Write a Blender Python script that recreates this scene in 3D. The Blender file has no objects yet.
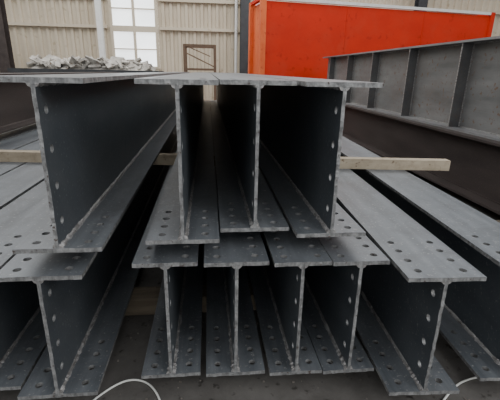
import bpy, bmesh, math, random
from mathutils import Vector, Matrix, noise
from mathutils.geometry import tessellate_polygon
random.seed(4)
S = bpy.context.scene
COL = S.collection

# ------------------------------------------------------------ materials
def new_mat(name):
    m = bpy.data.materials.new(name); m.use_nodes = True
    nt = m.node_tree
    return m, nt, nt.nodes['Principled BSDF']

def steel(name, c1, c2, c3=None, rough=0.45, metal=0.35, sc=(6, 1.2, 6), bump=0.05, fine=90, spots=0.0, blotch=None, bl_scale=3.0, bl_amt=0.6, spec=0.5):
    m, nt, b = new_mat(name)
    N, L = nt.nodes, nt.links
    tc = N.new('ShaderNodeTexCoord')
    oi = N.new('ShaderNodeObjectInfo')
    add = N.new('ShaderNodeVectorMath'); add.operation = 'ADD'
    mul = N.new('ShaderNodeVectorMath'); mul.operation = 'SCALE'; mul.inputs['Scale'].default_value = 37
    cx = N.new('ShaderNodeCombineXYZ')
    for i in range(3): L.new(oi.outputs['Random'], cx.inputs[i])
    L.new(cx.outputs[0], mul.inputs[0])
    L.new(tc.outputs['Object'], add.inputs[0]); L.new(mul.outputs[0], add.inputs[1])
    mp = N.new('ShaderNodeMapping'); mp.inputs['Scale'].default_value = sc
    L.new(add.outputs[0], mp.inputs['Vector'])
    n1 = N.new('ShaderNodeTexNoise'); n1.inputs['Scale'].default_value = 1.0; n1.inputs['Detail'].default_value = 8
    n1.inputs['Roughness'].default_value = 0.65
    L.new(mp.outputs[0], n1.inputs['Vector'])
    r = N.new('ShaderNodeValToRGB')
    r.color_ramp.elements[0].position = 0.3; r.color_ramp.elements[0].color = (*c1, 1)
    r.color_ramp.elements[1].position = 0.7; r.color_ramp.elements[1].color = (*c2, 1)
    L.new(n1.outputs['Fac'], r.inputs['Fac'])
    out = r.outputs['Color']
    if blotch:
        n3 = N.new('ShaderNodeTexNoise'); n3.inputs['Scale'].default_value = bl_scale; n3.inputs['Detail'].default_value = 10
        n3.inputs['Roughness'].default_value = 0.75; n3.inputs['Distortion'].default_value = 0.6
        L.new(add.outputs[0], n3.inputs['Vector'])
        m3 = N.new('ShaderNodeMapRange'); m3.inputs[1].default_value = 0.48; m3.inputs[2].default_value = 0.72
        m3.inputs[3].default_value = 0; m3.inputs[4].default_value = bl_amt
        L.new(n3.outputs['Fac'], m3.inputs[0])
        mx = N.new('ShaderNodeMixRGB'); mx.inputs[2].default_value = (*blotch, 1)
        L.new(m3.outputs[0], mx.inputs[0]); L.new(out, mx.inputs[1]); out = mx.outputs[0]
    n2 = N.new('ShaderNodeTexNoise'); n2.inputs['Scale'].default_value = fine; n2.inputs['Detail'].default_value = 4
    L.new(add.outputs[0], n2.inputs['Vector'])
    if c3:
        r2 = N.new('ShaderNodeValToRGB')
        r2.color_ramp.elements[0].position = 0.62 - spots; r2.color_ramp.elements[0].color = (0, 0, 0, 1)
        r2.color_ramp.elements[1].position = 0.72 - spots; r2.color_ramp.elements[1].color = (1, 1, 1, 1)
        L.new(n2.outputs['Fac'], r2.inputs['Fac'])
        mx = N.new('ShaderNodeMixRGB'); mx.inputs[2].default_value = (*c3, 1)
        L.new(r2.outputs['Color'], mx.inputs[0]); L.new(out, mx.inputs[1]); out = mx.outputs[0]
    L.new(out, b.inputs['Base Color'])
    rr = N.new('ShaderNodeMapRange'); rr.inputs[3].default_value = rough - 0.12; rr.inputs[4].default_value = rough + 0.18
    L.new(n1.outputs['Fac'], rr.inputs[0]); L.new(rr.outputs[0], b.inputs['Roughness'])
    b.inputs['Metallic'].default_value = metal
    b.inputs['Specular IOR Level'].default_value = spec
    bp = N.new('ShaderNodeBump'); bp.inputs['Strength'].default_value = bump; bp.inputs['Distance'].default_value = 0.01
    L.new(n2.outputs['Fac'], bp.inputs['Height']); L.new(bp.outputs[0], b.inputs['Normal'])
    return m

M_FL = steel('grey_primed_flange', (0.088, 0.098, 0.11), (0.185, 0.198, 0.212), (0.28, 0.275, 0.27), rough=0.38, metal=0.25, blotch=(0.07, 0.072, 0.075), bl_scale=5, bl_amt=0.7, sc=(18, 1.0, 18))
M_WEB = steel('grey_primed_web_shaded', (0.060, 0.069, 0.079), (0.105, 0.118, 0.130), (0.22, 0.22, 0.22), rough=0.36, metal=0.3, blotch=(0.17, 0.175, 0.18), bl_scale=2.2, bl_amt=0.4)  # same primer as the flanges, darkened: sheltered shade put into the colour
M_CUT = steel('cut_edge_steel', (0.10, 0.10, 0.10), (0.34, 0.34, 0.335), (0.07, 0.05, 0.04), rough=0.5, metal=0.3, sc=(60, 60, 25), bump=0.4)
M_WELD = steel('weld_bead', (0.11, 0.10, 0.095), (0.44, 0.43, 0.42), (0.6, 0.58, 0.55), rough=0.4, metal=0.35, sc=(80, 22, 80), bump=0.6)
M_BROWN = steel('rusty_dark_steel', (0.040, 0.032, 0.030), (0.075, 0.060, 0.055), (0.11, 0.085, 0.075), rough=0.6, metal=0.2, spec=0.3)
M_GIR = steel('weathered_girder_steel', (0.12, 0.12, 0.118), (0.23, 0.228, 0.222), (0.16, 0.10, 0.07), rough=0.6, metal=0.15, fine=25, spots=0.02, blotch=(0.16, 0.12, 0.10), bl_scale=2, bl_amt=0.6)
M_GIRF = steel('girder_flange_steel', (0.17, 0.178, 0.187), (0.28, 0.28, 0.276), (0.22, 0.15, 0.12), rough=0.5, metal=0.2, blotch=(0.15, 0.10, 0.085), bl_scale=4, bl_amt=0.6)
M_STIFF = steel('stiffener_plate', (0.075, 0.075, 0.078), (0.13, 0.13, 0.13), (0.2, 0.14, 0.1), rough=0.55, metal=0.2, blotch=(0.13, 0.08, 0.06), bl_scale=4, bl_amt=0.5)
M_DARK = steel('dark_steel', (0.03, 0.032, 0.036), (0.06, 0.062, 0.066), rough=0.6, metal=0.2)
M_TUBE = steel('weathered_spacer', (0.28, 0.23, 0.165), (0.48, 0.41, 0.31), (0.16, 0.11, 0.07), rough=0.75, metal=0.0, sc=(3, 12, 12), fine=30, blotch=(0.2, 0.15, 0.1), bl_scale=9, bl_amt=0.6, spec=0.2)
M_RED = steel('red_container_paint', (0.50, 0.019, 0.005), (0.62, 0.030, 0.008), (0.42, 0.018, 0.008), rough=0.65, metal=0, sc=(0.9, 0.9, 1.6), fine=6, bump=0.02, blotch=(0.50, 0.05, 0.02), bl_scale=1.6, bl_amt=0.7, spec=0.2)
M_RED2 = steel('faded_orange_paint', (0.62, 0.09, 0.02), (0.78, 0.19, 0.07), (0.45, 0.05, 0.015), rough=0.6, metal=0, sc=(5, 5, 2), fine=8, spec=0.2)
M_WALL = steel('cream_corrugated_sheet', (0.50, 0.43, 0.33), (0.62, 0.55, 0.44), (0.44, 0.37, 0.27), rough=0.6, metal=0, sc=(0.6, 0.6, 0.4), fine=5, bump=0.0, spec=0.2)
M_WHITE = steel('white_painted_steel', (0.62, 0.62, 0.6), (0.75, 0.75, 0.73), rough=0.5, metal=0)
M_TIMBER = steel('old_timber', (0.08, 0.06, 0.04), (0.16, 0.13, 0.09), rough=0.8, metal=0, sc=(3, 30, 30), bump=0.2)
M_BROWNW = steel('brown_frame_paint', (0.11, 0.065, 0.04), (0.18, 0.11, 0.07), rough=0.7, metal=0)
M_SCRAP = steel('grey_scrap', (0.2, 0.185, 0.165), (0.58, 0.55, 0.50), (0.28, 0.2, 0.14), rough=0.8, metal=0, sc=(6, 6, 6), fine=20, bump=0.4)
M_DEBRIS = steel('slag_debris', (0.04, 0.035, 0.03), (0.26, 0.23, 0.20), rough=0.8, metal=0, sc=(9, 9, 9), fine=40, bump=0.3)
M_CABLE = steel('white_cable_sheath', (0.66, 0.66, 0.62), (0.78, 0.78, 0.74), rough=0.5, metal=0)
M_ORANGE = steel('orange_machine_paint', (0.5, 0.12, 0.03), (0.6, 0.17, 0.05), rough=0.5, metal=0)
M_FLOOR = steel('dusty_concrete', (0.065, 0.060, 0.055), (0.15, 0.14, 0.13), (0.045, 0.04, 0.036), rough=0.85, metal=0, sc=(2.5, 2.5, 2.5), fine=26, bump=0.3, spots=0.0, blotch=(0.06, 0.053, 0.048), bl_scale=3, bl_amt=0.7, spec=0.2)

mg, nt, b = new_mat('bright_frosted_glass')
b.inputs['Base Color'].default_value = (0.85, 0.9, 0.92, 1)
b.inputs['Emission Color'].default_value = (0.95, 0.98, 1, 1)
nz = nt.nodes.new('ShaderNodeTexNoise'); nz.inputs['Scale'].default_value = 1.5
mr = nt.nodes.new('ShaderNodeMapRange'); mr.inputs[3].default_value = 0.8; mr.inputs[4].default_value = 3.0
nt.links.new(nz.outputs['Fac'], mr.inputs[0]); nt.links.new(mr.outputs[0], b.inputs['Emission Strength'])
M_GLASS = mg

# ------------------------------------------------------------ mesh helpers
def finish(bm, name, mats, loc=(0, 0, 0), rz=0.0, parent=None, smooth=False, recalc=True):
    if recalc: bmesh.ops.recalc_face_normals(bm, faces=bm.faces[:])
    me = bpy.data.meshes.new(name); bm.to_mesh(me); bm.free()
    for m in mats: me.materials.append(m)
    if smooth:
        for p in me.polygons: p.use_smooth = True
    o = bpy.data.objects.new(name, me); COL.objects.link(o)
    o.location = loc; o.rotation_euler = (0, 0, rz)
    if parent: o.parent = parent
    return o

def box(bm, x0, x1, y0, y1, z0, z1, mi=0):
    v = [bm.verts.new(p) for p in [(x0, y0, z0), (x1, y0, z0), (x1, y1, z0), (x0, y1, z0), (x0, y0, z1), (x1, y0, z1), (x1, y1, z1), (x0, y1, z1)]]
    fs = [(0, 3, 2, 1), (4, 5, 6, 7), (0, 1, 5, 4), (1, 2, 6, 5), (2, 3, 7, 6), (3, 0, 4, 7)]
    for f in fs:
        q = bm.faces.new([v[i] for i in f]); q.material_index = mi
    return v

def bar(bm, p, q, w, h=None, mi=0):
    p = Vector(p); q = Vector(q); h = h or w
    d = q - p; L = d.length
    rot = d.to_track_quat('Y', 'Z').to_matrix().to_4x4()
    v = box(bm, -w/2, w/2, 0, L, -h/2, h/2, mi)
    bmesh.ops.transform(bm, matrix=Matrix.Translation(p) @ rot, verts=v)

def tube(bm, p, q, r, seg=10, mi=0):
    p = Vector(p); q = Vector(q); d = q - p
    rot = d.to_track_quat('Z', 'Y').to_matrix().to_4x4()
    g = bmesh.ops.create_cone(bm, segments=seg, radius1=r, radius2=r, depth=d.length, cap_ends=True,
                              matrix=Matrix.Translation((p + q) / 2) @ rot)
    for f in set(f for v in g['verts'] for f in v.link_faces): f.material_index = mi

def plate(bm, outer, holes, mp, t, mi=0, mi_end=1):
    loops = [outer]
    for (u, v, r) in holes:
        loops.append([(u + r*math.cos(a*math.tau/16), v + r*math.sin(a*math.tau/16)) for a in range(16)])
    tris = tessellate_polygon([[Vector((a, b_, 0)) for a, b_ in l] for l in loops])
    flat = [p for l in loops for p in l]
    A = [bm.verts.new(mp(u, v, -t/2)) for u, v in flat]
    B = [bm.verts.new(mp(u, v, t/2)) for u, v in flat]
    for a, b_, c in tris:
        for V in (A, B):
            try:
                f = bm.faces.new([V[a], V[b_], V[c]]); f.material_index = mi
            except ValueError: pass
    k = 0
    for li, l in enumerate(loops):
        n = len(l)
        for i in range(n):
            j = (i + 1) % n
            f = bm.faces.new([A[k+i], A[k+j], B[k+j], B[k+i]]); f.material_index = mi_end
        k += n

def ragged(x0, x1, L, seed, amp=0.0015, n=14):
    rnd = random.Random(seed)
    pts = [(x0 + (x1-x0)*i/n, rnd.uniform(-amp, amp)) for i in range(n+1)]
    return pts + [(x1, L), (x0, L)]

bid = [0]
def h_beam(x, y, zb, H, W, L, rz=0.0, tf=0.014, tw=0.011, rows=4, pitch=0.07, nweb=4, mats=None, colo=None, name='h_beam', start=0.045):
    bid[0] += 1; s = bid[0]
    bm = bmesh.new()
    co = colo or W*0.30
    hr = 0.0125
    hs = []
    for side in (-1, 1):
        for i in range(rows):
            hs.append((side*co, start + i*pitch, hr))
            hs.append((side*co, L - start - i*pitch, hr))
    for zc, sd in ((tf/2, 1), (H - tf/2, 2)):
        plate(bm, ragged(-W/2, W/2, L, s*10+sd), hs, lambda u, v, w, zc=zc: (u, v, zc + w), tf, 0, 2)
    wh = []
    if nweb:
        g = (H - 0.17)/(nweb - 1)
        for i in range(nweb):
            wh.append((0.085 + i*g, 0.05, hr)); wh.append((0.085 + i*g, L - 0.05, hr))
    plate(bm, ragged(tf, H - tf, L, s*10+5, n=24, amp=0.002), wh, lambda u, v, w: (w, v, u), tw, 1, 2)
    k = 0.0095
    for sx in (-1, 1):
        for zc, sz in ((tf, 1), (H - tf, -1)):
            a = (sx*tw/2, zc)
            nseg = 160
            prev = None
            for i in range(nseg + 1):
                yy = 0.001 + (L - 0.002)*(i/nseg)**2
                kk = k*(1 + random.uniform(-.3, .3))
                cur = [bm.verts.new((a[0], yy, a[1])), bm.verts.new((a[0] + sx*kk, yy, a[1])),
                       bm.verts.new((a[0] + sx*kk*.65, yy, a[1] + sz*kk*.65)), bm.verts.new((a[0], yy, a[1] + sz*kk))]
                if prev:
                    for q in range(4):
                        f = bm.faces.new([prev[q], prev[(q+1) % 4], cur[(q+1) % 4], cur[q]]); f.material_index = 3
                else:
                    f = bm.faces.new(cur); f.material_index = 3
                prev = cur
            f = bm.faces.new(prev); f.material_index = 3
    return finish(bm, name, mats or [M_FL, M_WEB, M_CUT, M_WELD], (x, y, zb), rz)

LEN = 6.0
ZT = 0.605; HT = 0.492
h_beam(-0.445, 1.075, ZT, HT, 0.250, LEN)
h_beam(-0.085, 1.115, ZT, HT, 0.228, LEN)
h_beam(0.152, 1.20, ZT, HT, 0.235, LEN)
h_beam(0.400, 1.14, ZT, HT, 0.235, LEN)
ZB = 0.09; HB = 0.45
h_beam(-0.505, 1.055, ZB, HB, 0.25, LEN)
h_beam(-0.144, 1.115, ZB, HB, 0.205, LEN)
h_beam(0.084, 1.105, ZB, HB, 0.21, LEN)
h_beam(0.300, 1.092, ZB, HB, 0.19, LEN)
h_beam(0.493, 1.085, ZB, HB, 0.19, LEN)
h_beam(0.716, 0.965, ZB, HB, 0.245, LEN, rz=-math.radians(2.5))
h_beam(1.070, 1.00, ZB, HB, 0.245, LEN, rz=-math.radians(2.5))
h_beam(-0.765, 1.10, ZB, HB, 0.25, LEN)
h_beam(-1.035, 1.02, ZB, HB, 0.25, LEN)
h_beam(-1.30, 1.06, ZB, HB, 0.25, LEN)
h_beam(-1.57, 1.10, ZB, HB, 0.25, LEN)
h_beam(-1.84, 1.04, ZB, HB, 0.25, LEN)
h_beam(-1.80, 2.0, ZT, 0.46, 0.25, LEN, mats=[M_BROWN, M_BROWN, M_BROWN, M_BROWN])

def spacer(p, q, w, t=0.005):
    bm = bmesh.new()
    p = Vector(p); q = Vector(q); d = q - p; L = d.length
    o = [(-w/2, -w/2), (w/2, -w/2), (w/2, w/2), (-w/2, w/2)]
    i_ = [(a*(1-2*t/w), b_*(1-2*t/w)) for a, b_ in o]
    R = []
    for xx in (0, L):
        R.append([[bm.verts.new((xx, a, b_)) for a, b_ in o], [bm.verts.new((xx, a, b_)) for a, b_ in i_]])
    for k in range(4):
        j = (k+1) % 4
        bm.faces.new([R[0][0][k], R[0][0][j], R[1][0][j], R[1][0][k]])
        bm.faces.new([R[0][1][k], R[0][1][j], R[1][1][j], R[1][1][k]])
        for e in (0, 1):
            bm.faces.new([R[e][0][k], R[e][0][j], R[e][1][j], R[e][1][k]])
    return finish(bm, 'spacer_tube', [M_TUBE], p, math.atan2(d.y, d.x))
spacer((-2.05, 2.69, 0.5725), (1.54, 2.30, 0.5725), 0.065)
spacer((-2.05, 6.2, 0.5725), (1.50, 6.1, 0.5725), 0.065)

for i, yy in enumerate((1.62, 3.9, 6.4)):
    bm = bmesh.new()
    box(bm, -2.05, 1.45 + 0.05*i, yy, yy + 0.12, 0, 0.089)
    bmesh.ops.bevel(bm, geom=bm.edges[:], offset=0.006, segments=1, affect='EDGES')
    finish(bm, 'support_timber', [M_TIMBER])

# ------------------------------------------------------------ right plate girders
def girder(x, y0, y1, z0, z1, W, stiff, mats, name, tf=0.02):
    bm = bmesh.new()
    box(bm, x - W/2, x + W/2, y0, y1, z0, z0 + tf, 1)
    box(bm, x - W/2, x + W/2, y0, y1, z1 - tf, z1, 1)
    box(bm, x - 0.007, x + 0.007, y0, y1, z0 + tf, z1 - tf, 0)
    for s in stiff:
        for sx in (-1, 1):
            a, b_ = sorted((x + sx*0.007, x + sx*(W/2 - 0.012)))
            box(bm, a, b_, s - 0.006, s + 0.006, z0 + tf, z1 - tf, 3)
            e0, e1 = sorted((x + sx*(W/2 - 0.012), x + sx*(W/2 - 0.008)))
            box(bm, e0, e1, s - 0.007, s + 0.007, z0 + tf, z1 - tf, 2)
            c, d = sorted((x + sx*0.007, x + sx*0.017))
            box(bm, c, d, s - 0.014, s + 0.014, z0 + tf, z1 - tf, 2)
    for z in (z0 + tf, z1 - tf - 0.01):
        box(bm, x - 0.017, x + 0.017, y0 + .002, y1 - .002, z, z + 0.01, 2 if stiff else 0)
    return finish(bm, name, mats)
ST = [2.6, 3.66, 4.66, 5.74, 6.78, 7.8]
girder(2.50, 1.9, 8.3, 0.62, 1.44, 0.26, ST, [M_GIR, M_GIRF, M_WELD, M_STIFF], 'plate_girder')
girder(2.93, 1.7, 8.0, 0.62, 1.40, 0.26, ST[:5] + [7.6], [M_GIR, M_GIRF, M_WELD, M_STIFF], 'plate_girder')
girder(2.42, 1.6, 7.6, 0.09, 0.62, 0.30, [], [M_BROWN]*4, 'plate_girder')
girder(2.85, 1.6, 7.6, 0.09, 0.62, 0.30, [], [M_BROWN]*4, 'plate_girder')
for yy in (2.4, 6.6):
    bm = bmesh.new(); box(bm, 2.1, 3.2, yy, yy + 0.12, 0, 0.09); bmesh.ops.bevel(bm, geom=bm.edges[:], offset=0.006, segments=1, affect='EDGES')
    finish(bm, 'support_timber', [M_TIMBER])

# ------------------------------------------------------------ red container
def container():
    bm = bmesh.new()
    Lc, D, H = 6.0, 1.0, 2.62
    box(bm, 0.10, Lc-0.1, 0.04, D-0.04, 0.12, H-0.08, 0)
    for xx in (0, Lc-0.12):
        for yy in (0, D-0.12):
            box(bm, xx, xx+0.12, yy, yy+0.12, 0, H, 1 if xx == 0 else 0)
    for zz in (0.0, H-0.06):
        for yy in (0, D-0.1):
            box(bm, 0.12, Lc-0.12, yy+0.01, yy+0.09, zz, zz+0.06, 2 if zz > 1 else 0)
        for xx in (0.01, Lc-0.09):
            box(bm, xx, xx+0.08, 0.12, D-0.12, zz, zz+0.06, 0)
    box(bm, 0.09, 0.1, 0.12, D-0.12, 0.1, H-0.1, 1)
    for i in range(1, 3):
        xx = i*2.0
        box(bm, xx, xx+0.02, 0.032, 0.04, 0.1, H-0.1, 0)
    return finish(bm, 'red_shipping_container', [M_RED, M_RED2, M_WHITE], (1.12, 8.8, 0), math.radians(9))
container()

# ------------------------------------------------------------ room shell
bm = bmesh.new(); box(bm, -14, 14, -6, 14.4, -0.1, 0); finish(bm, 'floor', [M_FLOOR])
def corr(bm, x0, x1, z0, z1, y, pitch=0.25, dep=0.06):
    prof = []
    x = x0
    while x < x1:
        prof += [(x, 0), (x + pitch*.45, 0), (x + pitch*.55, -dep), (x + pitch*.9, -dep)]
        x += pitch
    prof = [(min(a, x1), b_) for a, b_ in prof] + [(x1, 0)]
    pr = []
    for p in prof:
        if not pr or abs(p[0]-pr[-1][0]) > 1e-5: pr.append(p)
    A = [bm.verts.new((a, y + b_, z0)) for a, b_ in pr]; B = [bm.verts.new((a, y + b_, z1)) for a, b_ in pr]
    for i in range(len(pr)-1): bm.faces.new([A[i], A[i+1], B[i+1], B[i]])
WY = 14.0
WX0, WX1 = -3.12, -1.60
bm = bmesh.new()
corr(bm, -14, WX0, 0, 6.5, WY)
corr(bm, WX1, 14, 0, 6.5, WY)
corr(bm, WX0, WX1, 0, 1.15, WY)
corr(bm, WX0, WX1, 4.6, 6.5, WY)
finish(bm, 'wall_back', [M_WALL], recalc=False)
bm = bmesh.new(); box(bm, -14.15, -14, -6, 14.4, 0, 6.5); finish(bm, 'wall_left', [M_WALL])
bm = bmesh.new(); box(bm, 14, 14.15, -6, 14.4, 0, 6.5); finish(bm, 'wall_right', [M_WALL])
win = bpy.data.objects.new('window_1', None); COL.objects.link(win)
bm = bmesh.new(); box(bm, WX0, WX1, WY-0.01, WY+0.01, 1.15, 4.6); finish(bm, 'glass', [M_GLASS], parent=win)
bm = bmesh.new()
def fr(x0, x1, z0, z1, y0=WY-0.09, y1=WY-0.01): box(bm, x0, x1, y0, y1, z0, z1)
fr(WX0, WX0+.09, 1.15, 4.6); fr(WX1-.09, WX1, 1.15, 4.6)
xm = (WX0+WX1)/2
fr(xm-.04, xm+.04, 1.15, 4.6)
for z, h in ((1.15, .08), (1.74, .035), (2.28, .18), (2.95, .035), (3.5, .035), (4.5, .1)): fr(WX0+.09, xm-.04, z, z+h, WY-.085, WY-.015); fr(xm+.04, WX1-.09, z, z+h, WY-.085, WY-.015)
finish(bm, 'frame', [M_WALL], parent=win)
for z in (2.36, 3.2, 4.4):
    bm = bmesh.new(); box(bm, -14, WX0-.06, WY-.16, WY-.065, z, z+.09); box(bm, WX1+.06, 14, WY-.16, WY-.065, z, z+.09)
    finish(bm, 'trim_1', [M_WALL])
def column(x, y, mat, name, w=0.3, h=6.4):
    bm = bmesh.new()
    box(bm, x-w/2, x+w/2, y-w/2, y-w/2+.02, 0, h); box(bm, x-w/2, x+w/2, y+w/2-.02, y+w/2, 0, h)
    box(bm, x-.01, x+.01, y-w/2+.02, y+w/2-.02, 0, h); box(bm, x-w/2-.05, x+w/2+.05, y-w/2-.05, y+w/2+.05, 0, .02)
    return finish(bm, name, [mat])
column(1.20, 13.4, M_DARK, 'steel_column', 0.30)
column(-3.3, 13.4, M_WHITE, 'steel_column', 0.16)
column(-5.75, 12.4, M_BROWN, 'steel_column', 0.3)
column(-10.5, 13.4, M_DARK, 'steel_column', 0.3)
column(7, 13.4, M_DARK, 'steel_column', 0.3)
bm = bmesh.new(); tube(bm, (0.93, 13.6, 0), (0.93, 13.6, 6.4), 0.05, 12); finish(bm, 'drain_pipe', [M_WHITE])
bm = bmesh.new()
box(bm, -7.0, -6.1, 11.6, 12.4, 0.0, 1.5, 0); box(bm, -6.95, -6.15, 11.55, 11.6, 0.2, 1.4, 1)
box(bm, -6.8, -6.3, 11.8, 12.2, 1.5, 2.3, 0); box(bm, -6.72, -6.38, 11.77, 11.8, 1.6, 2.2, 1)
bmesh.ops.bevel(bm, geom=bm.edges[:], offset=0.01, segments=1, affect='EDGES')
finish(bm, 'machine_cabinet', [M_DARK, M_ORANGE])

# ------------------------------------------------------------ scrap skip with heap
skip = bpy.data.objects.new('scrap_skip', None); COL.objects.link(skip)
bm = bmesh.new()
X0, X1, Y0, Y1, Z1 = -3.95, -1.05, 8.6, 9.9, 1.1
for (a, b_, c, d) in ((X0, X1, Y0, Y0+.03), (X0, X1, Y1-.03, Y1), (X0, X0+.03, Y0+.03, Y1-.03), (X1-.03, X1, Y0+.03, Y1-.03)):
    box(bm, a, b_, c, d, 0.05, Z1)
box(bm, X0, X1, Y0, Y1, 0.0, 0.05)
box(bm, X0-.03, X1+.03, Y0-.03, Y0, Z1-.08, Z1)
for i in range(7):
    xx = X0 + .2 + i*.42; box(bm, xx, xx+.05, Y0-.04, Y0, .05, Z1-.08)
finish(bm, 'bin', [M_DARK], parent=skip)
bm = bmesh.new()
nx, ny = 60, 26; V = []
for j in range(ny+1):
    row = []
    for i in range(nx+1):
        u, v = i/nx, j/ny
        x = X0+.04 + u*(X1-X0-.08); y = Y0+.04 + v*(Y1-Y0-.08)
        e = min(1, 6*min(u, 1-u))*min(1, 4*min(v, 1-v))
        z = 1.0 + e*(0.17 + 0.22*noise.noise(Vector((x*1.3, y*1.3, 1))) + 0.16*abs(noise.noise(Vector((x*5, y*5, 3)))))
        row.append(bm.verts.new((x, y, z)))
    V.append(row)
for j in range(ny):
    for i in range(nx): bm.faces.new([V[j][i], V[j][i+1], V[j+1][i+1], V[j+1][i]])
for k in range(200):
    x = random.uniform(X0+.25, X1-.25); y = random.uniform(Y0+.15, Y1-.3)
    z = 1.12 + random.uniform(0, .15) + .08*noise.noise(Vector((x*1.3, y*1.3, 1)))
    s = random.uniform(.05, .15)
    v = box(bm, -s, s, -s*random.uniform(.2, .8), s*.5, -s*.12, s*random.uniform(.08, .3))
    R = Matrix.Rotation(random.uniform(0, 6.28), 4, 'Z') @ Matrix.Rotation(random.uniform(-.9, .9), 4, 'X') @ Matrix.Rotation(random.uniform(-.9, .9), 4, 'Y')
    bmesh.ops.transform(bm, matrix=Matrix.Translation((x, y, z)) @ R, verts=v)
finish(bm, 'heap', [M_SCRAP], parent=skip)

# stillage frame
bm = bmesh.new()
x0, x1, y0, y1, zt = -0.5, 0.16, 9.0, 9.6, 1.66
for a in (x0, x1):
    for c in (y0, y1): box(bm, a-.025, a+.025, c-.025, c+.025, 0, zt)
for z in (1.15, zt-.02, .4):
    for c in (y0, y1): bar(bm, (x0, c, z), (x1, c, z), .045)
    for a in (x0, x1): bar(bm, (a, y0, z), (a, y1, z), .045)
bar(bm, (x0, y0, 1.5), (x1, y0, 1.2), .025)
bar(bm, (x0, y0, 1.64), (x1-.1, y0, 1.42), .02)
box(bm, x0, x1, y0, y1, .42, .45)
finish(bm, 'stillage_frame', [M_BROWNW])

# ------------------------------------------------------------ floor debris (weld slag, offcuts)
bm = bmesh.new()
for k in range(300):
    x = random.uniform(-0.9, 1.3); y = random.uniform(0.75, 1.6)
    s = random.uniform(.001, .0045)
    v = box(bm, -s, s, -s*.7, s*.7, 0, s*.8)
    bmesh.ops.transform(bm, matrix=Matrix.Translation((x, y, 0)) @ Matrix.Rotation(random.uniform(0, 6.28), 4, 'Z'), verts=v)
for k in range(14):
    x = random.uniform(-0.5, 1.1); y = random.uniform(0.95, 1.5); a = random.uniform(0, 3.1)
    tube(bm, (x, y, .0025), (x + .05*math.cos(a), y + .05*math.sin(a), .0025), .0018, 6)
finish(bm, 'floor_debris', [M_DEBRIS])

# ------------------------------------------------------------ cables
def cable(pts, name='electric_cable', r=0.0038):
    cu = bpy.data.curves.new(name, 'CURVE'); cu.dimensions = '3D'; cu.bevel_depth = r; cu.bevel_resolution = 3
    sp = cu.splines.new('NURBS'); sp.points.add(len(pts)-1); sp.use_endpoint_u = True; sp.order_u = 4
    for i, p in enumerate(pts): sp.points[i].co = (*p, 1)
    cu.materials.append(M_CABLE)
    o = bpy.data.objects.new(name, cu); COL.objects.link(o); return o
zf = 0.0038
cable([(-0.60, 0.85, zf), (-0.46, 1.07, zf), (-0.38, 1.18, zf), (-0.30, 1.22, zf), (-0.22, 1.18, zf), (-0.17, 1.07, zf), (-0.12, 0.9, zf), (0.1, .8, zf)])
cable([(0.66, 0.88, zf), (0.80, 0.99, zf), (0.90, 1.07, zf), (1.0, 1.12, zf), (1.2, 1.12, zf)])

# ------------------------------------------------------------ light
w = bpy.data.worlds.new('world'); S.world = w; w.use_nodes = True
bg = w.node_tree.nodes['Background']; bg.inputs[0].default_value = (0.95, 0.975, 1.0, 1); bg.inputs[1].default_value = 1.2
def area(name, loc, rot, sx, sy, e, c=(1, 1, 1)):
    l = bpy.data.lights.new(name, 'AREA'); l.shape = 'RECTANGLE'; l.size = sx; l.size_y = sy; l.energy = e; l.color = c
    o = bpy.data.objects.new(name, l); COL.objects.link(o); o.location = loc; o.rotation_euler = rot
area('roof_skylight', (-1, 9, 6.3), (0, 0, 0), 14, 5, 650, (1.0, 0.98, 0.95))
d = Vector((-4.5, 5, -3.5)).to_track_quat('-Z', 'Y').to_euler()
area('side_fill', (5.0, -3.5, 5.0), d, 4, 3, 220, (0.98, 0.99, 1))  # added soft light, source unseen, from upper right behind the camera

# ------------------------------------------------------------ camera
cam = bpy.data.cameras.new('camera'); co = bpy.data.objects.new('camera', cam); COL.objects.link(co)
cam.sensor_width = 36; cam.lens = 27.72; cam.clip_start = 0.02
R = Matrix.Rotation(-math.radians(6.3), 4, 'Z') @ Matrix.Rotation(math.radians(90-18.4), 4, 'X') @ Matrix.Rotation(math.radians(1.2), 4, 'Z')
co.matrix_world = Matrix.Translation((0, 0, 1.12)) @ R
S.camera = co
